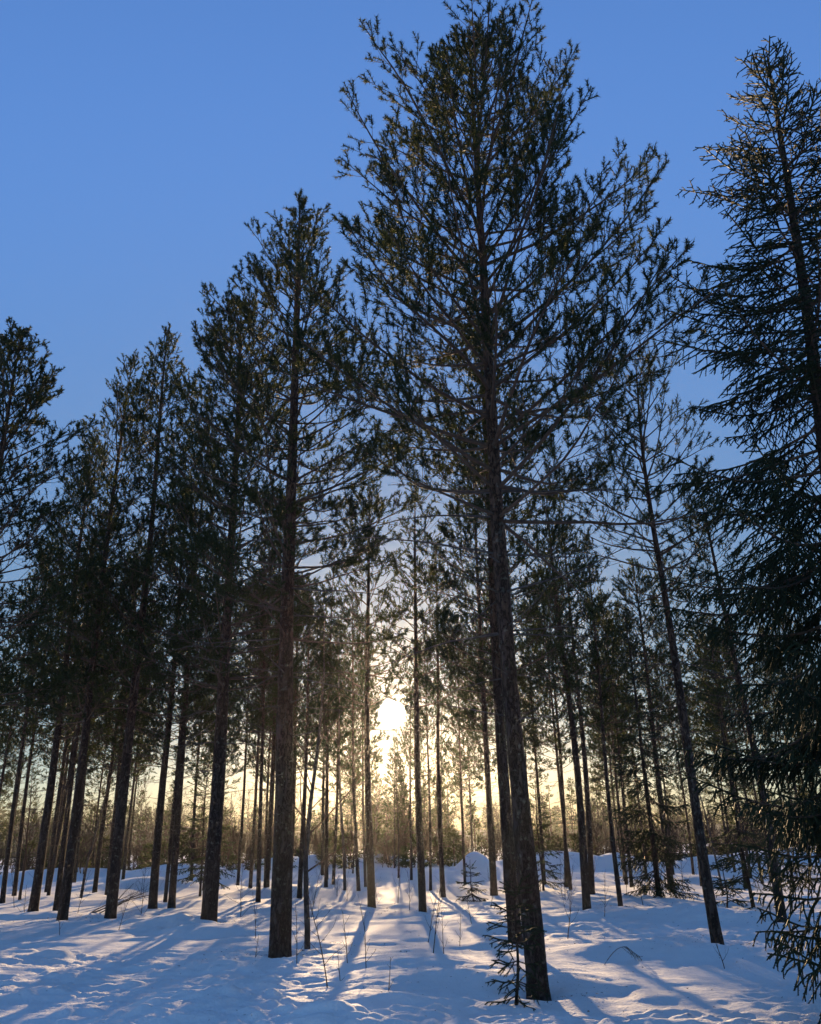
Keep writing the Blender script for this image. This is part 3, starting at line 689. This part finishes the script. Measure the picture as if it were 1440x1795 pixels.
TW = [(-1.04, 10.78, 1.15), (-1.67, 12.76, .75), (-2.3, 12.95, .30), (-0.94, 12.40, .62), (-0.67, 11.74, .50), (0.18, 13.48, 1.05), (-0.92, 11.04, .35), (-0.35, 10.24, .32), (0.12, 15.08, .8), (0.37, 13.63, .55),
      (0.62, 14.40, .45), (1.03, 17.47, .55), (-0.22, 22.09, .9), (-0.62, 26.78, 1.6), (-1.30, 29.21, 1.3), (-1.00, 17.04, .6), (-5.91, 17.96, .7), (-6.76, 17.32, .6), (-2.84, 15.99, .7), (2.47, 15.49, 1.1),
      (3.92, 11.99, .55), (5.79, 29.97, 1.4), (6.22, 19.02, .9), (-2.08, 17.24, .9), (-2.48, 21.02, 1.2), (-5.17, 23.32, .9),
      (-16.19, 38.0, 1.8), (3.70, 18.29, .8), (5.13, 20.76, 1.1), (6.45, 22.15, 1.2), (1.70, 21.61, .9), (2.95, 25.23, 1.3), (-9.0, 24.0, 1.0), (-12.0, 27.0, 1.2), (-13.8, 26.5, .9), (5.4, 23.6, 1.0)]
for i, (x, y, h) in enumerate(TW):
    big = h > .85
    bare_tree('bare_twig', beside(x, y, 'bare twig in the snow' if not big else 'leafless sapling'), gp(x, y), h * 1.1, .0032 + .004 * h, 500 + i, int(4 + 7 * h), .25,
              M_SHRUB, spread=50, group='bare twigs in the snow', parts=False, lean=(((i * 37) % 11 - 5) * .035, ((i * 17) % 7 - 3) * .03), cat='twig', bl=.36)

SH = np.random.default_rng(404)
for i in range(26):
    y = SH.uniform(21, 42); x = SH.uniform(-.5, .5) * y
    if abs(x) < 1.2: x += 3
    h = SH.uniform(.6, 1.6)
    bare_tree('bare_shrub', beside(x, y, 'low leafless shrub in the snow'), gp(x, y), h, .008, 1500 + i, 12, .02, M_SHRUB, spread=38, group='low shrubs among the trunks', parts=False, cat='shrub', bl=.6)

def bark_litter():
    rng = np.random.default_rng(64); n = 2600
    k = rng.integers(0, len(WELLS), n); a = rng.uniform(0, 6.28, n); d = .25 + np.abs(rng.normal(0, .9, n))
    x = np.array([w[0] for w in WELLS])[k] + d * np.cos(a); y = np.array([w[1] for w in WELLS])[k] + d * np.sin(a)
    z = terrain(x, y) + .028
    p = np.stack([x, y, z], -1); V = p[:, None] + rng.normal(0, 1, (n, 3, 3)) * np.array([.014, .014, .004]) * rng.uniform(.4, 1.3, (n, 1, 1))
    ac = Acc(); ac.add(V, np.arange(n * 3).reshape(-1, 3))
    tag(link('bark_litter', ac.mesh('bark_litter', [M_DEAD], False), kind='stuff'), 'fallen bark flakes and needles lying on the snow', 'litter')
bark_litter()

def brush_heap():
    rng = np.random.default_rng(5)
    x, y = -7.75, 24.75
    for i in range(7):
        a = rng.uniform(-.6, .6); L = rng.uniform(.9, 1.7)
        root_p = np.array([[-L * math.cos(a) * .8, -.25 + .5 * rng.random(), .0]]); top = np.array([[.15, .3, rng.uniform(.45, .95)]])
        d = top - root_p
        P = grow(rng, root_p, d, np.array([L]), 8, np.array([[0, 0, -.15]]), .05)
        acc = Acc(); tubes(acc, P, .014 * (1 - .8 * np.linspace(0, 1, 8))[None] + .002, 5)
        id2, p2, t2, s2, k2 = spawn(rng, P, np.array([14]), .1, .95)
        T = grow(rng, p2, t2 + rng.normal(0, .6, t2.shape), rng.uniform(.15, .5, len(id2)), 5, np.zeros((1, 3)), .12)
        tubes(acc, T, np.full((len(T), 5), .003) * np.linspace(1, .4, 5)[None], 3)
        o = link('fallen_branch', acc.mesh('fallen_branch', [M_DEAD])); o.location = gp(x, y)
        tag(o, 'dead grey fallen branch in the heap against the brushwood pine', 'branch', 'dead branches heaped against a pine')
brush_heap()

def bent_twig():
    x, y = 2.44, 12.46
    t = np.linspace(0, 1, 14)
    P = np.stack([t * .52, .05 * np.sin(t * 3), .24 * np.sin(np.clip(t * 1.25, 0, 1) * math.pi * .62) - np.clip(t - .7, 0, 1) * .35], -1)[None]
    P[0, 0, 2] = -.05
    rng = np.random.default_rng(8); acc = Acc(); tubes(acc, P, (.0042 * (1 - .7 * t))[None] + .001, 5, 1)
    id2, p2, t2, s2, k2 = spawn(rng, P, np.array([14]), .55, 1.0)
    sd = np.stack([np.zeros(len(k2)), np.where(k2 % 2, 1, -1), np.zeros(len(k2))], -1)
    T = grow(rng, p2, t2 + sd * .5 - np.array([0, 0, .4]), rng.uniform(.06, .16, len(id2)), 3, np.array([[0, 0, -.6]]), .08)
    tubes(acc, T, np.full((len(T), 3), .002), 3, 1)
    for k in (0, 1):
        seg = T[:, k + 1] - T[:, k]; brush(acc, rng, T[:, k], seg, np.linalg.norm(seg, axis=1), 14, .02, .004, 55, 0)
    o = link('bent_spruce_twig', acc.mesh('bent_spruce_twig', [M_SPRUCE, M_TWIG], False)); o.location = gp(x, y)
    tag(o, 'bowed spruce twig arching over the shaded snow right of the tallest pine', 'twig')
bent_twig()

# ------------------------------------------------------------------ far woodland and hill
def far_woods():
    rng = np.random.default_rng(21)
    up = np.array([0, 0, 1.0])
    def conifer(seed, H, R):
        r = np.random.default_rng(seed); a = Acc()
        n = 52; z = r.uniform(.08, .98, n) * H; az = r.uniform(0, 6.28, n); t = z / H
        L = R * (1 - t) ** .8 * r.uniform(.6, 1.1, n) + .12
        el = np.radians(np.interp(t, [0, 1], [-5, 45]) + r.normal(0, 8, n))
        d = np.stack([np.cos(el) * np.cos(az), np.cos(el) * np.sin(az), np.sin(el)], -1)
        st = np.stack([0 * z, 0 * z, z], -1)
        brush(a, r, st, d, L, 7, .36, .10, 45, 0, start=.15)
        P = np.array([[[0, 0, -.2], [0, 0, H * .5], [0, 0, H]]]); tubes(a, P, np.array([[.07, .05, .01]]), 4, 1)
        return np.concatenate(a.v), a.f, a.mi
    def bush(seed, H, stems, dens):
        r = np.random.default_rng(seed); a = Acc()
        S = grow(r, r.normal(0, .25, (stems, 3)) * np.array([1, 1, 0]), np.concatenate([r.normal(0, .12, (stems, 2)), np.ones((stems, 1))], 1), r.uniform(.7, 1, stems) * H, 6, np.zeros((1, 3)), .05)
        tubes(a, S, np.full((stems, 1), .035) * np.linspace(1, .2, 6)[None], 3, 2)
        id2, p2, t2, s2, k2 = spawn(r, S, np.full(stems, dens), .15, .98)
        brush(a, r, p2, nrm(t2 + r.normal(0, .5, t2.shape) + up * .3), r.uniform(.3, .9, len(id2)), 4, .8, .034, 28, 2)
        return np.concatenate(a.v), a.f, a.mi
    protos = [conifer(1, 6, 1.3), conifer(2, 5, 1.1), conifer(3, 8, 1.5), bush(4, 6, 3, 22), bush(5, 5, 4, 17), bush(6, 7, 2, 30)]
    def plant(acc, pr, x, y, z, s, a):
        V, Fs, Ms = pr; c, sn = math.cos(a), math.sin(a)
        W = np.stack([V[:, 0] * c - V[:, 1] * sn, V[:, 0] * sn + V[:, 1] * c, V[:, 2]], -1) * s + np.array([x, y, z])
        acc.v.append(W.astype(np.float32)); acc.f += [f + acc.n for f in Fs]; acc.mi += Ms; acc.n += len(W)
    acc = Acc()
    for i in range(470):
        y = rng.uniform(64, 112); x = rng.uniform(-.72, .72) * y
        s = rng.uniform(.75, 1.4) * (y / 88)
        k = rng.choice(6, p=[.2, .2, .06, .2, .2, .14])
        plant(acc, protos[k], x, y, -.1, s * (.9 if k < 3 else .85), rng.uniform(0, 6.28))
    low = [conifer(11, 1.9, .8), conifer(12, 1.5, .7), bush(14, 2.0, 5, 14), bush(15, 1.6, 6, 11)]
    for i in range(300):
        y = rng.uniform(50, 64) + .004 * (i % 7); x = rng.uniform(-.68, .68) * y
        k = rng.choice(4, p=[.3, .25, .25, .2])
        plant(acc, low[k], x, y, float(terrain(np.array([x]), np.array([y]))[0]) - .15, rng.uniform(.6, 1.25), rng.uniform(0, 6.28))
    o = link('far_woodland', acc.mesh('far_woodland', [M_YOUNG, M_TWIG, M_SHRUB], False), kind='stuff')
    tag(o, 'brown and olive scrubby woodland beyond the snow banks', 'woodland')
    # wooded hill
    th = np.radians(np.linspace(-50, 50, 90)); rr = np.linspace(190, 420, 24)
    X = np.sin(th)[None] * rr[:, None]; Y = np.cos(th)[None] * rr[:, None]
    def hill(X, Y):
        r = np.hypot(X, Y); az = np.degrees(np.arctan2(X, Y))
        e = np.interp(az, [-50, -28, -20, -10, 2, 12, 22, 34, 50], [13, 12, 9, 6.5, 5.5, 5, 5.5, 7, 8])
        return e * np.sin(np.clip((r - 190) / 150, 0, 1.0) * math.pi / 2) + 1.5 * vnoise(X / 30, Y / 30, 4) * np.clip((r - 190) / 60, 0, 1) - .6
    Z = hill(X, Y); na = len(th); i = np.arange(len(rr) - 1)[:, None] * na; j = np.arange(na - 1)[None]
    a = Acc(); a.add(np.stack([X, Y, Z], -1), np.stack([i + j, i + na + j, i + na + j + 1, i + j + 1], -1).reshape(-1, 4))
    link('hill', a.mesh('hill', [M_HILL]), kind='structure')
    small = []
    for s in (7, 8, 9):
        r = np.random.default_rng(s); b = Acc(); n = 34; z = r.uniform(.05, .97, n) * 9; azz = r.uniform(0, 6.28, n); t = z / 9
        d = np.stack([np.cos(azz), np.sin(azz), 0 * z + .15], -1)
        brush(b, r, np.stack([0 * z, 0 * z, z], -1), d, 1.9 * (1 - t) + .2, 4, 1.1, .42, 40, 0, start=.1)
        small.append((np.concatenate(b.v), b.f, b.mi))
    acc = Acc()
    for i in range(650):
        az = R_(rng.uniform(-40, 40)); r = 190 + 170 * rng.random() ** .8
        x, y = r * math.sin(az), r * math.cos(az)
        plant(acc, small[i % 3], x, y, float(hill(np.array([x]), np.array([y]))[0]) - .3, rng.uniform(.5, .95), rng.uniform(0, 6.28))
    o = link('hill_forest', acc.mesh('hill_forest', [M_YOUNG], False), kind='stuff')
    tag(o, 'dark conifer forest covering the distant low hill', 'forest')
far_woods()

HAZE = 0.00014
if HAZE:
    mt, n, out = mat('haze_air')
    pv = n.nodes.new('ShaderNodeVolumePrincipled'); pv.inputs['Density'].default_value = HAZE; pv.inputs["Anisotropy"].default_value = 0.84
    pv.inputs['Color'].default_value = (0.95, 0.95, 0.95, 1)
    n.links.new(pv.outputs[0], out.inputs['Volume'])
    a = Acc(); V = [(x, y, z) for x in (-340, 340) for y in (-40, 440) for z in (-2.5, 30)]
    a.add(V, [[0, 1, 3, 2], [4, 6, 7, 5], [0, 4, 5, 1], [2, 3, 7, 6], [0, 2, 6, 4], [1, 5, 7, 3]])
    tag(link('haze', a.mesh('haze', [mt], False), kind='stuff'), 'thin cold sunlit haze in the winter air', 'haze')

print('TRIS', sum(sum(len(p.vertices) - 2 for p in []) or len(me.loops) - 2 * len(me.polygons) for me in bpy.data.meshes), 'OBJ', len(sc.objects))
